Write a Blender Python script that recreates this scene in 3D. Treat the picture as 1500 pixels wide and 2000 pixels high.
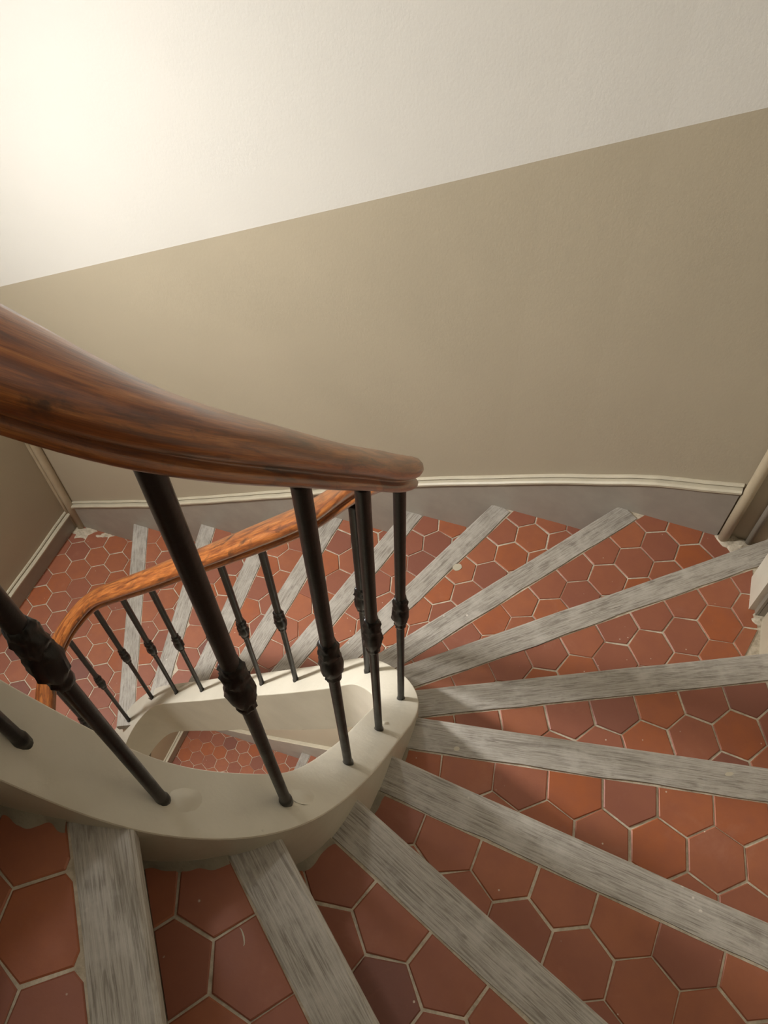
import bpy, bmesh, math, random
from mathutils import Vector, Matrix, noise
random.seed(7)

# ---------------------------------------------------------------- clear
for o in list(bpy.data.objects):
    bpy.data.objects.remove(o, do_unlink=True)
scene = bpy.context.scene
col = scene.collection

# ---------------------------------------------------------------- camera
# focal length and tilt come from the vertical balusters and the regular hexagon tiles
FPX, CX, CY = 1650.0, 750.0, 1000.0
NADIR = (788.0, 2120.0)
ZC = 6.345                      # camera height above the lower landing floor
_d = Vector((NADIR[0] - CX, NADIR[1] - CY, FPX)).normalized()
_up = -_d
_f = Vector((0, 0, 1))
_y = (_f - _f.dot(_up) * _up).normalized()
_x = _y.cross(_up)
RW = Matrix((_x, _y, _up))      # camera (x right, y down, z forward) -> world directions
CAM = Vector((0, 0, ZC))


def ray(p):
    return RW @ Vector((p[0] - CX, p[1] - CY, FPX))


def bp(p, z):
    """pixel -> world point on the horizontal plane of height z"""
    v = ray(p)
    return CAM + v * ((z - ZC) / v.z)


def pj(w):
    c = RW.transposed() @ (Vector(w) - CAM)
    return FPX * c.x / c.z + CX, FPX * c.y / c.z + CY, c.z


cd = bpy.data.cameras.new('camera')
cam = bpy.data.objects.new('camera', cd)
col.objects.link(cam)
cd.sensor_fit = 'VERTICAL'
cd.sensor_height = 36.0
cd.sensor_width = 27.0
cd.lens = FPX / 2000.0 * 36.0
cd.clip_start = 0.02
xb, yb, zb = RW @ Vector((1, 0, 0)), RW @ Vector((0, -1, 0)), RW @ Vector((0, 0, -1))
cam.matrix_world = Matrix(((xb.x, yb.x, zb.x, CAM.x), (xb.y, yb.y, zb.y, CAM.y),
                           (xb.z, yb.z, zb.z, CAM.z), (0, 0, 0, 1)))
scene.camera = cam

# ---------------------------------------------------------------- light and exposure
world = bpy.data.worlds.new('world')
scene.world = world
world.use_nodes = True
world.node_tree.nodes['Background'].inputs[0].default_value = (0.9, 0.95, 1, 1)
world.node_tree.nodes['Background'].inputs[1].default_value = 0.3
vs = scene.view_settings
vs.view_transform = 'Standard'
vs.look = 'None'
vs.gamma = 1
vs.use_curve_mapping = False
vs.exposure = 0.0
LAMP_COLOUR = (1.0, .988, .975, 1)
WALL_LAMP_POWER = 71.0
FILL_POWER = 11.0
WALL_LAMP_Z = -0.85
WALL_LAMP_S = 1.1
FILL_XY = (-1.15, 1.3)
FILL_Z = 1.4
DOME = .03
LAMP_AIM = (.70, -.52, -.49)
LOWER_LAMP_POWER = 55.0

# ---------------------------------------------------------------- materials
def lin(c):
    def f(v):
        v /= 255.0
        return v / 12.92 if v <= 0.04045 else ((v + 0.055) / 1.055) ** 2.4
    return (f(c[0]), f(c[1]), f(c[2]), 1.0)


class NT:
    def __init__(self, name):
        self.m = bpy.data.materials.new(name)
        self.m.use_nodes = True
        self.t = self.m.node_tree
        self.b = self.t.nodes['Principled BSDF']

    def n(self, kind, **kw):
        nd = self.t.nodes.new(kind)
        for k, v in kw.items():
            if k.startswith('i_'):
                nd.inputs[k[2:].replace('_', ' ')].default_value = v
            else:
                setattr(nd, k, v)
        return nd

    def l(self, a, b):
        self.t.links.new(a, b)

    def coord(self, which='Object', scale=(1, 1, 1), rot=(0, 0, 0)):
        tc = self.n('ShaderNodeTexCoord')
        mp = self.n('ShaderNodeMapping')
        mp.inputs['Scale'].default_value = scale
        mp.inputs['Rotation'].default_value = rot
        self.l(tc.outputs[which], mp.inputs['Vector'])
        return mp.outputs['Vector']

    def geo(self, scale=(1, 1, 1)):
        g = self.n('ShaderNodeNewGeometry')
        mp = self.n('ShaderNodeMapping')
        mp.inputs['Scale'].default_value = scale
        self.l(g.outputs['Position'], mp.inputs['Vector'])
        return mp.outputs['Vector']

    def noise(self, vec, scale=5, detail=4, rough=0.55, dist=0.0):
        nd = self.n('ShaderNodeTexNoise')
        nd.inputs['Scale'].default_value = scale
        nd.inputs['Detail'].default_value = detail
        nd.inputs['Roughness'].default_value = rough
        nd.inputs['Distortion'].default_value = dist
        self.l(vec, nd.inputs['Vector'])
        return nd.outputs['Fac']

    def ramp(self, fac, stops):
        r = self.n('ShaderNodeValToRGB')
        e = r.color_ramp.elements
        while len(e) < len(stops):
            e.new(0.5)
        for i, (p, c) in enumerate(stops):
            e[i].position = p
            e[i].color = c if len(c) == 4 else (*c, 1)
        self.l(fac, r.inputs['Fac'])
        return r.outputs['Color']

    def mix(self, fac, a, b, mode='MIX'):
        m = self.n('ShaderNodeMix', data_type='RGBA', blend_type=mode)
        for s, v in ((m.inputs[0], fac), (m.inputs[6], a), (m.inputs[7], b)):
            if isinstance(v, (int, float)):
                s.default_value = v
            elif isinstance(v, (tuple, list)):
                s.default_value = v
            else:
                self.l(v, s)
        return m.outputs[2]

    def bump(self, h, strength=0.3, dist=0.002):
        b = self.n('ShaderNodeBump')
        b.inputs['Strength'].default_value = strength
        b.inputs['Distance'].default_value = dist
        self.l(h, b.inputs['Height'])
        self.l(b.outputs['Normal'], self.b.inputs['Normal'])

    def base(self, c):
        if isinstance(c, tuple):
            self.b.inputs['Base Color'].default_value = c
        else:
            self.l(c, self.b.inputs['Base Color'])

    def rough(self, v):
        if isinstance(v, (int, float)):
            self.b.inputs['Roughness'].default_value = v
        else:
            self.l(v, self.b.inputs['Roughness'])


W1, K1 = (1, 1, 1, 1), (0, 0, 0, 1)


def mat_wall(name, c, var=0.06):
    t = NT(name)
    g = t.geo()
    big = t.noise(g, 1.6, 3)
    d = tuple(v * (1 - var * 2) for v in c[:3]) + (1,)
    l_ = tuple(min(1, v * (1 + var)) for v in c[:3]) + (1,)
    cc = t.ramp(big, [(0.3, d), (0.7, l_)])
    t.base(cc)
    t.rough(0.55)
    gg = t.geo((1, 1, 0.6))
    h1 = t.noise(gg, 160, 3, 0.6)
    h2 = t.noise(g, 14, 5, 0.6)
    hm = t.mix(0.55, h1, h2)
    t.bump(hm, 0.2, 0.005)
    return t.m


def mat_tile():
    t = NT('terracotta_tile')
    oi = t.n('ShaderNodeObjectInfo')
    g = t.geo()
    base = t.ramp(oi.outputs['Random'], [(0.0, lin((122, 78, 66))), (0.06, lin((146, 89, 68))), (0.5, lin((157, 95, 68))),
                                         (0.8, lin((165, 99, 66))), (1.0, lin((164, 90, 50)))])
    n1 = t.noise(g, 22, 5, 0.6)
    c1 = t.mix(t.ramp(n1, [(0.35, K1), (0.75, (0.45, 0.45, 0.45, 1))]), base, lin((136, 80, 64)))
    # pale dust and wear
    n2 = t.noise(g, 9, 6, 0.7, 0.4)
    c2 = t.mix(t.ramp(n2, [(0.58, K1), (0.8, (0.35, 0.35, 0.35, 1))]), c1, lin((178, 126, 102)))
    # small paint drops
    v = t.n('ShaderNodeTexVoronoi', feature='F1')
    v.inputs['Scale'].default_value = 38
    t.l(g, v.inputs['Vector'])
    drop = t.ramp(v.outputs['Distance'], [(0.05, W1), (0.075, K1)])
    n3 = t.noise(g, 13, 2)
    gate = t.ramp(n3, [(0.53, K1), (0.57, W1)])
    c3 = t.mix(t.mix(1.0, drop, gate, 'MULTIPLY'), c2, lin((206, 188, 168)))
    t.base(c3)
    t.rough(t.ramp(n2, [(0.3, (0.45,) * 3 + (1,)), (0.75, (0.62,) * 3 + (1,))]))
    t.bump(t.noise(g, 60, 5, 0.6), 0.25, 0.0015)
    return t.m


def mat_wood_grey():
    t = NT('weathered_grey_oak')
    oi = t.n('ShaderNodeObjectInfo')
    tc = t.n('ShaderNodeTexCoord')
    add = t.n('ShaderNodeVectorMath', operation='ADD')
    mul = t.n('ShaderNodeVectorMath', operation='SCALE')
    t.l(oi.outputs['Location'], mul.inputs[0])
    mul.inputs['Scale'].default_value = 7.3
    t.l(tc.outputs['Object'], add.inputs[0])
    t.l(mul.outputs[0], add.inputs[1])
    mp = t.n('ShaderNodeMapping')
    mp.inputs['Scale'].default_value = (0.035, 1, 1)
    t.l(add.outputs[0], mp.inputs['Vector'])
    fib = t.noise(mp.outputs['Vector'], 460, 5, 0.7, 0.2)
    mp2 = t.n('ShaderNodeMapping')
    mp2.inputs['Scale'].default_value = (0.07, 1, 1)
    t.l(add.outputs[0], mp2.inputs['Vector'])
    ring = t.noise(mp2.outputs['Vector'], 130, 3, 0.55, 1.6)
    patch = t.noise(add.outputs[0], 16, 5, 0.65)
    base = t.ramp(fib, [(0.3, lin((112, 104, 94))), (0.45, lin((160, 153, 142))), (0.7, lin((190, 183, 172)))])
    c1 = t.mix(t.ramp(ring, [(0.36, (0.65,) * 3 + (1,)), (0.48, K1)]), base, lin((116, 108, 98)))
    c2 = t.mix(t.ramp(patch, [(0.45, K1), (0.68, (0.6,) * 3 + (1,))]), c1, lin((196, 190, 180)))
    v = t.n('ShaderNodeTexVoronoi', feature='F1')
    v.inputs['Scale'].default_value = 30
    t.l(add.outputs[0], v.inputs['Vector'])
    drop = t.ramp(v.outputs['Distance'], [(0.07, W1), (0.11, K1)])
    n3 = t.noise(add.outputs[0], 11, 2)
    gate = t.ramp(n3, [(0.6, K1), (0.63, W1)])
    c3 = t.mix(t.mix(1.0, drop, gate, 'MULTIPLY'), c2, lin((214, 208, 196)))
    t.base(c3)
    t.rough(0.62)
    t.bump(fib, 0.45, 0.0012)
    return t.m


def mat_grout():
    t = NT('pale_mortar')
    g = t.geo()
    n1 = t.noise(g, 45, 5, 0.7)
    t.base(t.ramp(n1, [(0.3, lin((160, 147, 126))), (0.65, lin((214, 202, 180)))]))
    t.rough(0.85)
    t.bump(t.noise(g, 120, 4, 0.7), 0.5, 0.002)
    return t.m


def mat_string():
    t = NT('cream_painted_plaster')
    g = t.geo()
    n1 = t.noise(g, 7, 4)
    c = t.ramp(n1, [(0.3, lin((196, 189, 172))), (0.7, lin((208, 201, 184)))])
    n2 = t.noise(g, 55, 4, 0.7)
    c = t.mix(t.ramp(n2, [(0.68, K1), (0.8, (0.3,) * 3 + (1,))]), c, lin((120, 112, 98)))
    t.base(c)
    t.rough(0.4)
    t.bump(t.noise(g, 30, 5, 0.6), 0.3, 0.004)
    return t.m


def mat_rail():
    t = NT('varnished_rail_wood')
    uv = t.n('ShaderNodeUVMap')
    mp = t.n('ShaderNodeMapping')
    mp.inputs['Scale'].default_value = (1.0, 9.0, 1)
    t.l(uv.outputs['UV'], mp.inputs['Vector'])
    st = t.noise(mp.outputs['Vector'], 9, 6, 0.62, 0.5)
    mp2 = t.n('ShaderNodeMapping')
    mp2.inputs['Scale'].default_value = (6.0, 90.0, 1)
    t.l(uv.outputs['UV'], mp2.inputs['Vector'])
    fine = t.noise(mp2.outputs['Vector'], 6, 4, 0.6)
    base = t.ramp(st, [(0.30, lin((74, 36, 16))), (0.43, lin((120, 64, 28))), (0.55, lin((158, 92, 40))), (0.70, lin((178, 114, 58)))])
    c = t.mix(t.ramp(fine, [(0.35, (0.55,) * 3 + (1,)), (0.6, K1)]), base, lin((84, 42, 20)))
    mp3 = t.n('ShaderNodeMapping')
    mp3.inputs['Scale'].default_value = (5.0, 7.0, 1)
    t.l(uv.outputs['UV'], mp3.inputs['Vector'])
    dark = t.noise(mp3.outputs['Vector'], 3.2, 5, 0.65, 0.6)
    c = t.mix(t.ramp(dark, [(0.56, K1), (0.68, (0.85,) * 3 + (1,))]), c, lin((52, 28, 18)))
    t.base(c)
    t.rough(0.3)
    t.b.inputs['Coat Weight'].default_value = 0.35
    t.b.inputs['Coat Roughness'].default_value = 0.25
    t.bump(fine, 0.15, 0.0008)
    return t.m


def mat_iron():
    t = NT('black_iron')
    g = t.geo()
    n1 = t.noise(g, 30, 5, 0.65)
    t.base(t.ramp(n1, [(0.4, lin((9, 8, 7))), (0.64, lin((18, 14, 12))), (0.9, lin((48, 34, 26)))]))
    t.rough(t.ramp(n1, [(0.3, (0.28,) * 3 + (1,)), (0.8, (0.5,) * 3 + (1,))]))
    t.b.inputs['Specular IOR Level'].default_value = 0.35
    t.bump(t.noise(g, 130, 4, 0.6), 0.2, 0.001)
    return t.m


def mat_plain(name, c, rough=0.5, bump=0.2, bs=40, var=0.08):
    t = NT(name)
    g = t.geo()
    n1 = t.noise(g, 11, 4, 0.6)
    a = tuple(v * (1 - var) for v in c[:3]) + (1,)
    b = tuple(min(1, v * (1 + var)) for v in c[:3]) + (1,)
    t.base(t.ramp(n1, [(0.3, a), (0.7, b)]))
    t.rough(rough)
    if bump:
        t.bump(t.noise(g, bs, 4, 0.6), bump, 0.003)
    return t.m


def mat_emit(name, c, s):
    t = NT(name)
    t.base(c)
    t.b.inputs['Emission Color'].default_value = c
    t.b.inputs['Emission Strength'].default_value = s
    return t.m


M_UP = mat_wall('cream_upper_wall_paint', lin((212, 209, 201)), 0.02)
M_LOW = mat_wall('beige_lower_wall_paint', lin((176, 165, 143)), 0.03)
M_TILE = mat_tile()
M_WOOD = mat_wood_grey()
M_GROUT = mat_grout()
M_STRING = mat_string()
M_RAIL = mat_rail()
M_IRON = mat_iron()
M_BASE = mat_plain('grey_baseboard_paint', lin((158, 151, 139)), 0.5, 0.2, 25)
M_MOULD = mat_plain('pale_moulding_paint', lin((192, 183, 161)), 0.45, 0.25, 50)
M_PIPE = mat_plain('beige_pipe_paint', lin((178, 164, 138)), 0.4, 0.25, 45)
M_CONDUIT = mat_plain('grey_conduit_paint', lin((128, 120, 106)), 0.5, 0.2, 45)
M_RISER = mat_plain('shaded_riser_plaster', lin((108, 97, 82)), 0.7, 0.3, 40)  # darkened tone carries the shade on the risers below the nosings
M_FILLET = mat_plain('grey_mortar_fillet', lin((142, 133, 116)), 0.85, 0.5, 90, 0.25)
M_CEIL = mat_plain('white_ceiling_paint', lin((228, 224, 214)), 0.6, 0.1, 40, 0.02)
M_BRASS = mat_plain('lamp_metal', lin((150, 140, 120)), 0.35, 0)


# ---------------------------------------------------------------- helpers
def link(name, me, mats, parent=None, smooth=False):
    o = bpy.data.objects.new(name, me)
    col.objects.link(o)
    for m in (mats if isinstance(mats, (list, tuple)) else [mats]):
        me.materials.append(m)
    if smooth:
        for p in me.polygons:
            p.use_smooth = True
    if parent is not None:
        o.parent = parent
        o.matrix_parent_inverse = Matrix.Identity(4)
        o.location = o.location - parent_loc(parent)
    return o


def parent_loc(p):
    v = Vector((0, 0, 0))
    while p is not None:
        v += p.location
        p = p.parent
    return v


def mesh(name, verts, faces, mats, parent=None, smooth=False, origin=None):
    """verts in world coordinates; origin = object origin in world coordinates"""
    o0 = Vector(origin) if origin is not None else Vector((0, 0, 0))
    me = bpy.data.meshes.new(name)
    me.from_pydata([tuple(Vector(v) - o0) for v in verts], [], faces)
    me.update()
    o = bpy.data.objects.new(name, me)
    col.objects.link(o)
    for m in (mats if isinstance(mats, (list, tuple)) else [mats]):
        me.materials.append(m)
    if smooth:
        for p in me.polygons:
            p.use_smooth = True
    o.parent = parent
    o.location = o0 - (parent_loc(parent) if parent is not None else Vector((0, 0, 0)))
    return o


def empty(name, loc, label, cat, group=None):
    o = bpy.data.objects.new(name, None)
    col.objects.link(o)
    o.location = loc
    tag(o, label, cat, group)
    return o


def tag(o, label=None, cat=None, group=None, kind=None):
    if label:
        o['label'] = label
    if cat:
        o['category'] = cat
    if group:
        o['group'] = group
    if kind:
        o['kind'] = kind
    return o


def v2(p):
    return Vector((p[0], p[1]))


def cross2(a, b):
    return a.x * b.y - a.y * b.x


def fix_normals(o):
    bm = bmesh.new()
    bm.from_mesh(o.data)
    bmesh.ops.recalc_face_normals(bm, faces=bm.faces)
    bm.to_mesh(o.data)
    bm.free()


def prism(poly, z0, z1):
    n = len(poly)
    vs_ = [(p[0], p[1], z0) for p in poly] + [(p[0], p[1], z1) for p in poly]
    fs = [tuple(range(n - 1, -1, -1)), tuple(range(n, 2 * n))]
    for i in range(n):
        j = (i + 1) % n
        fs.append((i, j, n + j, n + i))
    return vs_, fs


def area2(poly):
    return 0.5 * sum(cross2(v2(poly[i]), v2(poly[(i + 1) % len(poly)])) for i in range(len(poly)))


def clip_half(poly, p, d):
    """keep the part left of the line p + t d"""
    out = []
    n = len(poly)
    for i in range(n):
        a, b = v2(poly[i]), v2(poly[(i + 1) % n])
        sa, sb = cross2(d, a - p), cross2(d, b - p)
        if sa >= 0:
            out.append(a)
        if (sa >= 0) != (sb >= 0):
            out.append(a + (b - a) * (sa / (sa - sb)))
    return out


def spline(pts, k):
    """Catmull-Rom through a dict of consecutive integer keys"""
    ks = sorted(pts)
    k = max(ks[0], min(ks[-1] - 1e-6, k))
    i = math.floor(k)
    t = k - i
    g = lambda j: Vector(pts[max(ks[0], min(ks[-1], j))])
    a, b, c, d = g(i - 1), g(i), g(i + 1), g(i + 2)
    return 0.5 * ((2 * b) + (c - a) * t + (2 * a - 5 * b + 4 * c - d) * t * t + (3 * b - a - 3 * c + d) * t ** 3)


# ---------------------------------------------------------------- measured stair geometry
RISE = 0.18
TILE_A = RISE / 2.926
H0 = 16.339 * TILE_A


def zt(k):
    """top of step k (0 = first step fully seen at the bottom left, counting downwards)"""
    return ZC - (H0 + RISE * k)


STR_TAB = [(-6, -.035), (0, -.035), (1, .010), (2, -.020), (3, -.030), (4, -.032), (5, -.02), (6, 0.0), (19, 0.0)]


def lut(tab, k):
    for (a, b), (c, d) in zip(tab, tab[1:]):
        if a <= k <= c:
            return b + (d - b) * (k - a) / (c - a)
    return tab[-1][1] if k > tab[-1][0] else tab[0][1]


def zs(k):
    """top of the string at step k"""
    return zt(k) + lut(STR_TAB, k)


BASES = {-1: (40, 1445), 0: (318, 1562), 1: (558, 1562), 2: (680, 1490), 3: (740, 1425), 4: (783, 1365), 5: (718, 1310),
         6: (648, 1318), 7: (578, 1328), 8: (512, 1335), 9: (455, 1340), 10: (395, 1348), 11: (345, 1353), 12: (297, 1363),
         13: (252, 1407)}
C = {k: tuple(bp(p, zs(k)).xy) for k, p in BASES.items()}
C.update({-2: (-.475, .335), -3: (-.585, .390), -4: (-.705, .450), -5: (-.83, .515), -6: (-.955, .585),
          14: (-1.182, 1.195), 15: (-1.215, 1.03), 16: (-1.18, .875), 17: (-1.09, .75), 18: (-.98, .66), 19: (-.86, .59)})
KMIN, KMAX = -6, 19

# front edges of the nosings: two points on each
FR = {}
for k, (a, b) in {0: ((252, 1605), (310, 2000)), 1: ((542, 1630), (737, 2000)), 2: ((698, 1564), (1185, 2000)),
                  3: ((760, 1475), (1500, 1805)), 4: ((810, 1402), (1500, 1502)), 5: ((822, 1347), (1500, 1277)),
                  6: ((900, 1262), (1473, 1063)), 7: ((900, 1178), (1200, 995)), 8: ((737, 1197), (966, 982)),
                  9: ((642, 1176), (794, 994)), 10: ((560, 1132), (640, 1003)), 11: ((433, 1193), (517, 1013)),
                  12: ((297, 1340), (395, 1017)), 13: ((230, 1400), (262, 1013))}.items():
    P, Q = bp(a, zt(k)).xy, bp(b, zt(k)).xy
    FR[k] = (P, (Q - P).normalized())
for k, p, ang in [(-1, (-.475, .27), -89), (-2, (-.57, .33), -101), (-3, (-.68, .38), -110), (-4, (-.79, .44), -115),
                  (-5, (-.91, .50), -117), (-6, (-1.03, .57), -117),
                  (14, (-1.2, 1.04), 186), (15, (-1.2, .90), 206), (16, (-1.12, .77), 224), (17, (-1.02, .67), 237), (18, (-.9, .60), 242)]:
    FR[k] = (Vector(p), Vector((math.cos(math.radians(ang)), math.sin(math.radians(ang)))))

# room outline, clockwise from the far left corner
WALL_FAR = [(-1.551, 2.395), (.39, 1.684), (.60, 1.603), (.77, 1.533), (.90, 1.478), (1.0, 1.437), (1.10, 1.396), (1.20, 1.350)]
WALL_RIGHT = [(1.20, 1.350), (1.13, 1.17), (1.014, 1.013), (.982, .916), (.593, -.99)]
WALL_NEAR = [(.593, -.99), (-2.5, .143)]
WALL_LEFT = [(-2.5, .143), (-1.551, 2.395)]
LOOP = WALL_FAR[:-1] + WALL_RIGHT[:-1] + WALL_NEAR[:-1] + WALL_LEFT[:-1]


def hit_wall(p, d):
    """first hit of the ray with the room outline: (point, edge index, t)"""
    best = None
    n = len(LOOP)
    for i in range(n):
        a, b = v2(LOOP[i]), v2(LOOP[(i + 1) % n])
        e = b - a
        den = cross2(d, e)
        if abs(den) < 1e-9:
            continue
        t = cross2(a - p, e) / den
        s = cross2(a - p, d) / den
        if t > 0.05 and -1e-6 <= s <= 1 + 1e-6 and (best is None or t < best[2]):
            best = (p + d * t, i, t)
    return best


def px_on_far(p):
    """pixel -> point on the far wall"""
    v = ray(p)
    d = v.xy
    q = hit_wall(Vector((0, 0)), d.normalized())
    return Vector((q[0].x, q[0].y, ZC + v.z * (q[0].length / d.length)))


ZTOP = ZC + 2.3
ZBOT = -0.25
LOWZ = 0.0                       # lower landing

# ---------------------------------------------------------------- walls
paint_px = [(0, 560), (250, 502), (500, 444), (750, 386), (1000, 327), (1150, 291), (1300, 256), (1400, 233), (1500, 210)]
PAINT = [px_on_far(p) for p in paint_px]


def interp_xz(tab, x):
    if x <= tab[0].x:
        a, b = tab[0], tab[1]
    elif x >= tab[-1].x:
        a, b = tab[-2], tab[-1]
    else:
        for a, b in zip(tab, tab[1:]):
            if a.x <= x <= b.x:
                break
    return a.z + (b.z - a.z) * (x - a.x) / (b.x - a.x)


def resample(pts, step):
    out = []
    for a, b in zip(pts, pts[1:]):
        a, b = v2(a), v2(b)
        n = max(1, int((b - a).length / step))
        for i in range(n):
            out.append(a + (b - a) * (i / n))
    out.append(v2(pts[-1]))
    return out


def wall(name, pts, zpaint, label, step=0.25, thick=0.12):
    """thick wall with a painted dado; interior lies right of the path (clockwise outline)"""
    P = resample(pts, step)
    vs_, fs, mi = [], [], []
    n = len(P)
    for i, p in enumerate(P):
        a, b = P[max(0, i - 1)], P[min(n - 1, i + 1)]
        d = (b - a).normalized()
        o = Vector((-d.y, d.x)) * thick
        zp = zpaint(p)
        for z in (ZBOT, zp, ZTOP):
            vs_.append((p.x, p.y, z))
        for z in (ZBOT, zp, ZTOP):
            vs_.append((p.x + o.x, p.y + o.y, z))
    for i in range(n - 1):
        a, b = 6 * i, 6 * i + 6
        fs += [(a, b, b + 1, a + 1), (a + 1, b + 1, b + 2, a + 2), (a + 3, a + 4, b + 4, b + 3), (a + 4, a + 5, b + 5, b + 4),
               (a + 2, b + 2, b + 5, a + 5), (a, a + 3, b + 3, b)]
        mi += [0, 1, 0, 1, 1, 0]
    for e in (0, 6 * (n - 1)):
        fs += [(e, e + 1, e + 4, e + 3), (e + 1, e + 2, e + 5, e + 4)]
        mi += [0, 1]
    o = mesh(name, vs_, fs, [M_LOW, M_UP])
    for p, m in zip(o.data.polygons, mi):
        p.material_index = m
    fix_normals(o)
    tag(o, label, 'wall', kind='structure')
    return o


zl = interp_xz(PAINT, -1.551)
zr = interp_xz(PAINT, 1.20)
wall('wall_far', WALL_FAR, lambda p: interp_xz(PAINT, p.x), 'far stairwell wall, cream above and beige below a rising painted line', 0.12)
wall('wall_right', WALL_RIGHT, lambda p: zr + (1.35 - p.y) * 0.55, 'right stairwell wall at the outer ends of the winding steps')
wall('wall_near', WALL_NEAR, lambda p: zr + 1.3 + (0.59 - p.x) * 0.3, 'stairwell wall behind the viewer')
wall('wall_left', WALL_LEFT, lambda p: zl, 'left stairwell wall beside the tiled landing')

cv, cf = prism(LOOP[::-1], ZTOP, ZTOP + 0.1)
tag(mesh('ceiling', cv, cf, M_CEIL), 'white ceiling of the stairwell', 'ceiling', kind='structure')

# ---------------------------------------------------------------- mouldings and baseboards
def sweep(path, prof, closed_prof=True, normals=None, caps=True):
    """path: list of Vector; prof: list of (outward, up); normals: horizontal unit vectors"""
    vs_, fs = [], []
    m = len(prof)
    for i, p in enumerate(path):
        nn = normals[i]
        for (u, w) in prof:
            vs_.append((p.x + nn.x * u, p.y + nn.y * u, p.z + w))
    for i in range(len(path) - 1):
        for j in range(m if closed_prof else m - 1):
            a, b = i * m + j, i * m + (j + 1) % m
            fs.append((a, b, b + m, a + m))
    if caps:
        fs.append(tuple(range(m - 1, -1, -1)))
        e = (len(path) - 1) * m
        fs.append(tuple(range(e, e + m)))
    return vs_, fs


def path_normals(path, sign=1):
    out = []
    for i in range(len(path)):
        a, b = path[max(0, i - 1)], path[min(len(path) - 1, i + 1)]
        d = (b - a).xy.normalized()
        out.append(Vector((d.y, -d.x)) * sign)
    return out


def smooth_path(tab, n_wob=0.0):
    """follow the far wall between the first and last x of tab, z from tab"""
    out = []
    for p in resample(WALL_FAR, 0.05):
        if tab[0].x - 0.14 <= p.x <= tab[-1].x + 0.05:
            w = (noise.noise(Vector((p.x * 9, p.y * 9, 0))) * n_wob) if n_wob else 0
            out.append(Vector((p.x, p.y, interp_xz(tab, p.x) + w)))
    return out


MOULD_PX = [(170, 985), (300, 983), (430, 974), (560, 964), (700, 949), (840, 940), (980, 937), (1100, 936), (1260, 938), (1340, 945), (1447, 956)]
MOULD = [px_on_far(p) for p in MOULD_PX]
mp_ = smooth_path(MOULD, 0.003)
nn = path_normals(mp_)
v_, f_ = sweep(mp_, [(-.002, -.50), (.012, -.50), (.012, 0.0), (-.002, 0.0)], normals=nn)
bb = mesh('baseboard_far', v_, f_, M_BASE)
fix_normals(bb)
tag(bb, 'sloping grey baseboard along the far wall, above the steps', 'baseboard', kind='structure')
v_, f_ = sweep(mp_, [(0, -.004), (.020, -.004), (.024, .002), (.024, .010), (.018, .014), (0, .014)], normals=nn)
tm = mesh('trim_1', v_, f_, M_MOULD)
fix_normals(tm)
tag(tm, 'pale moulding capping the far baseboard', 'trim', kind='structure')
v_, f_ = sweep(mp_, [(0, .019), (.008, .019), (.010, .023), (.006, .028), (0, .028)], normals=nn)
bead = mesh('bead', v_, f_, M_MOULD, tm)
fix_normals(bead)


def left_base(zm, idx, z_under):
    a, b = v2(WALL_LEFT[1]), v2(WALL_LEFT[0])
    path = [Vector((*(a + (b - a) * t), zm + 0.002 * math.sin(t * 40))) for t in [i / 40 for i in range(41)]]
    path = path[::-1]
    ns = path_normals(path)
    v_, f_ = sweep(path, [(-.002, z_under), (.012, z_under), (.012, 0), (-.002, 0)], normals=ns)
    o = mesh('baseboard_left' if idx == 2 else 'baseboard_left_lower', v_, f_, M_BASE)
    fix_normals(o)
    tag(o, 'grey baseboard along the left wall of the landing' if idx == 2 else 'grey baseboard along the left wall of the landing a floor below', 'baseboard', kind='structure')
    v_, f_ = sweep(path, [(0, -.004), (.020, -.004), (.024, .002), (.024, .010), (.018, .014), (0, .014)], normals=ns)
    o = mesh('trim_%d' % idx, v_, f_, M_MOULD)
    fix_normals(o)
    tag(o, 'pale moulding capping the left landing baseboard' if idx == 2 else 'pale moulding on the left wall a floor below', 'trim', kind='structure')
    v_, f_ = sweep(path, [(0, .019), (.008, .019), (.010, .023), (.006, .028), (0, .028)], normals=ns)
    fix_normals(mesh('bead', v_, f_, M_MOULD, o))


left_base(ZC - 3.415, 2, -.13)
left_base(ZC - 6.222, 3, -.14)
LM = [px_on_far(p) for p in [(463, 1423), (530, 1439), (648, 1459)]]
mp_ = smooth_path([LM[0] + (LM[0] - LM[2]) * .6, LM[1], LM[2] + (LM[2] - LM[0]) * 1.2])
nn = path_normals(mp_)
v_, f_ = sweep(mp_, [(-.002, -.45), (.012, -.45), (.012, 0.0), (-.002, 0.0)], normals=nn)
o = mesh('baseboard_far_lower', v_, f_, M_BASE)
fix_normals(o)
tag(o, 'grey baseboard along the far wall a floor below, seen through the stair eye', 'baseboard', kind='structure')
v_, f_ = sweep(mp_, [(0, -.004), (.020, -.004), (.024, .010), (.018, .018), (0, .018)], normals=nn)
o = mesh('trim_4', v_, f_, M_MOULD)
fix_normals(o)
tag(o, 'pale moulding on the far wall a floor below, seen through the stair eye', 'trim', kind='structure')

# ---------------------------------------------------------------- tiles
def unit_chain(n, s):
    p, d = [0j], 1 + 0j
    for i in range(n - 1):
        p.append(p[-1] + (d if i % 2 == 0 else d * complex(math.cos(math.pi / 3), s * math.sin(math.pi / 3))))
    return p


def cvt(pts, o, s):
    return [(o[0] + x / s, o[1] + y / s) for x, y in pts]


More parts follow.
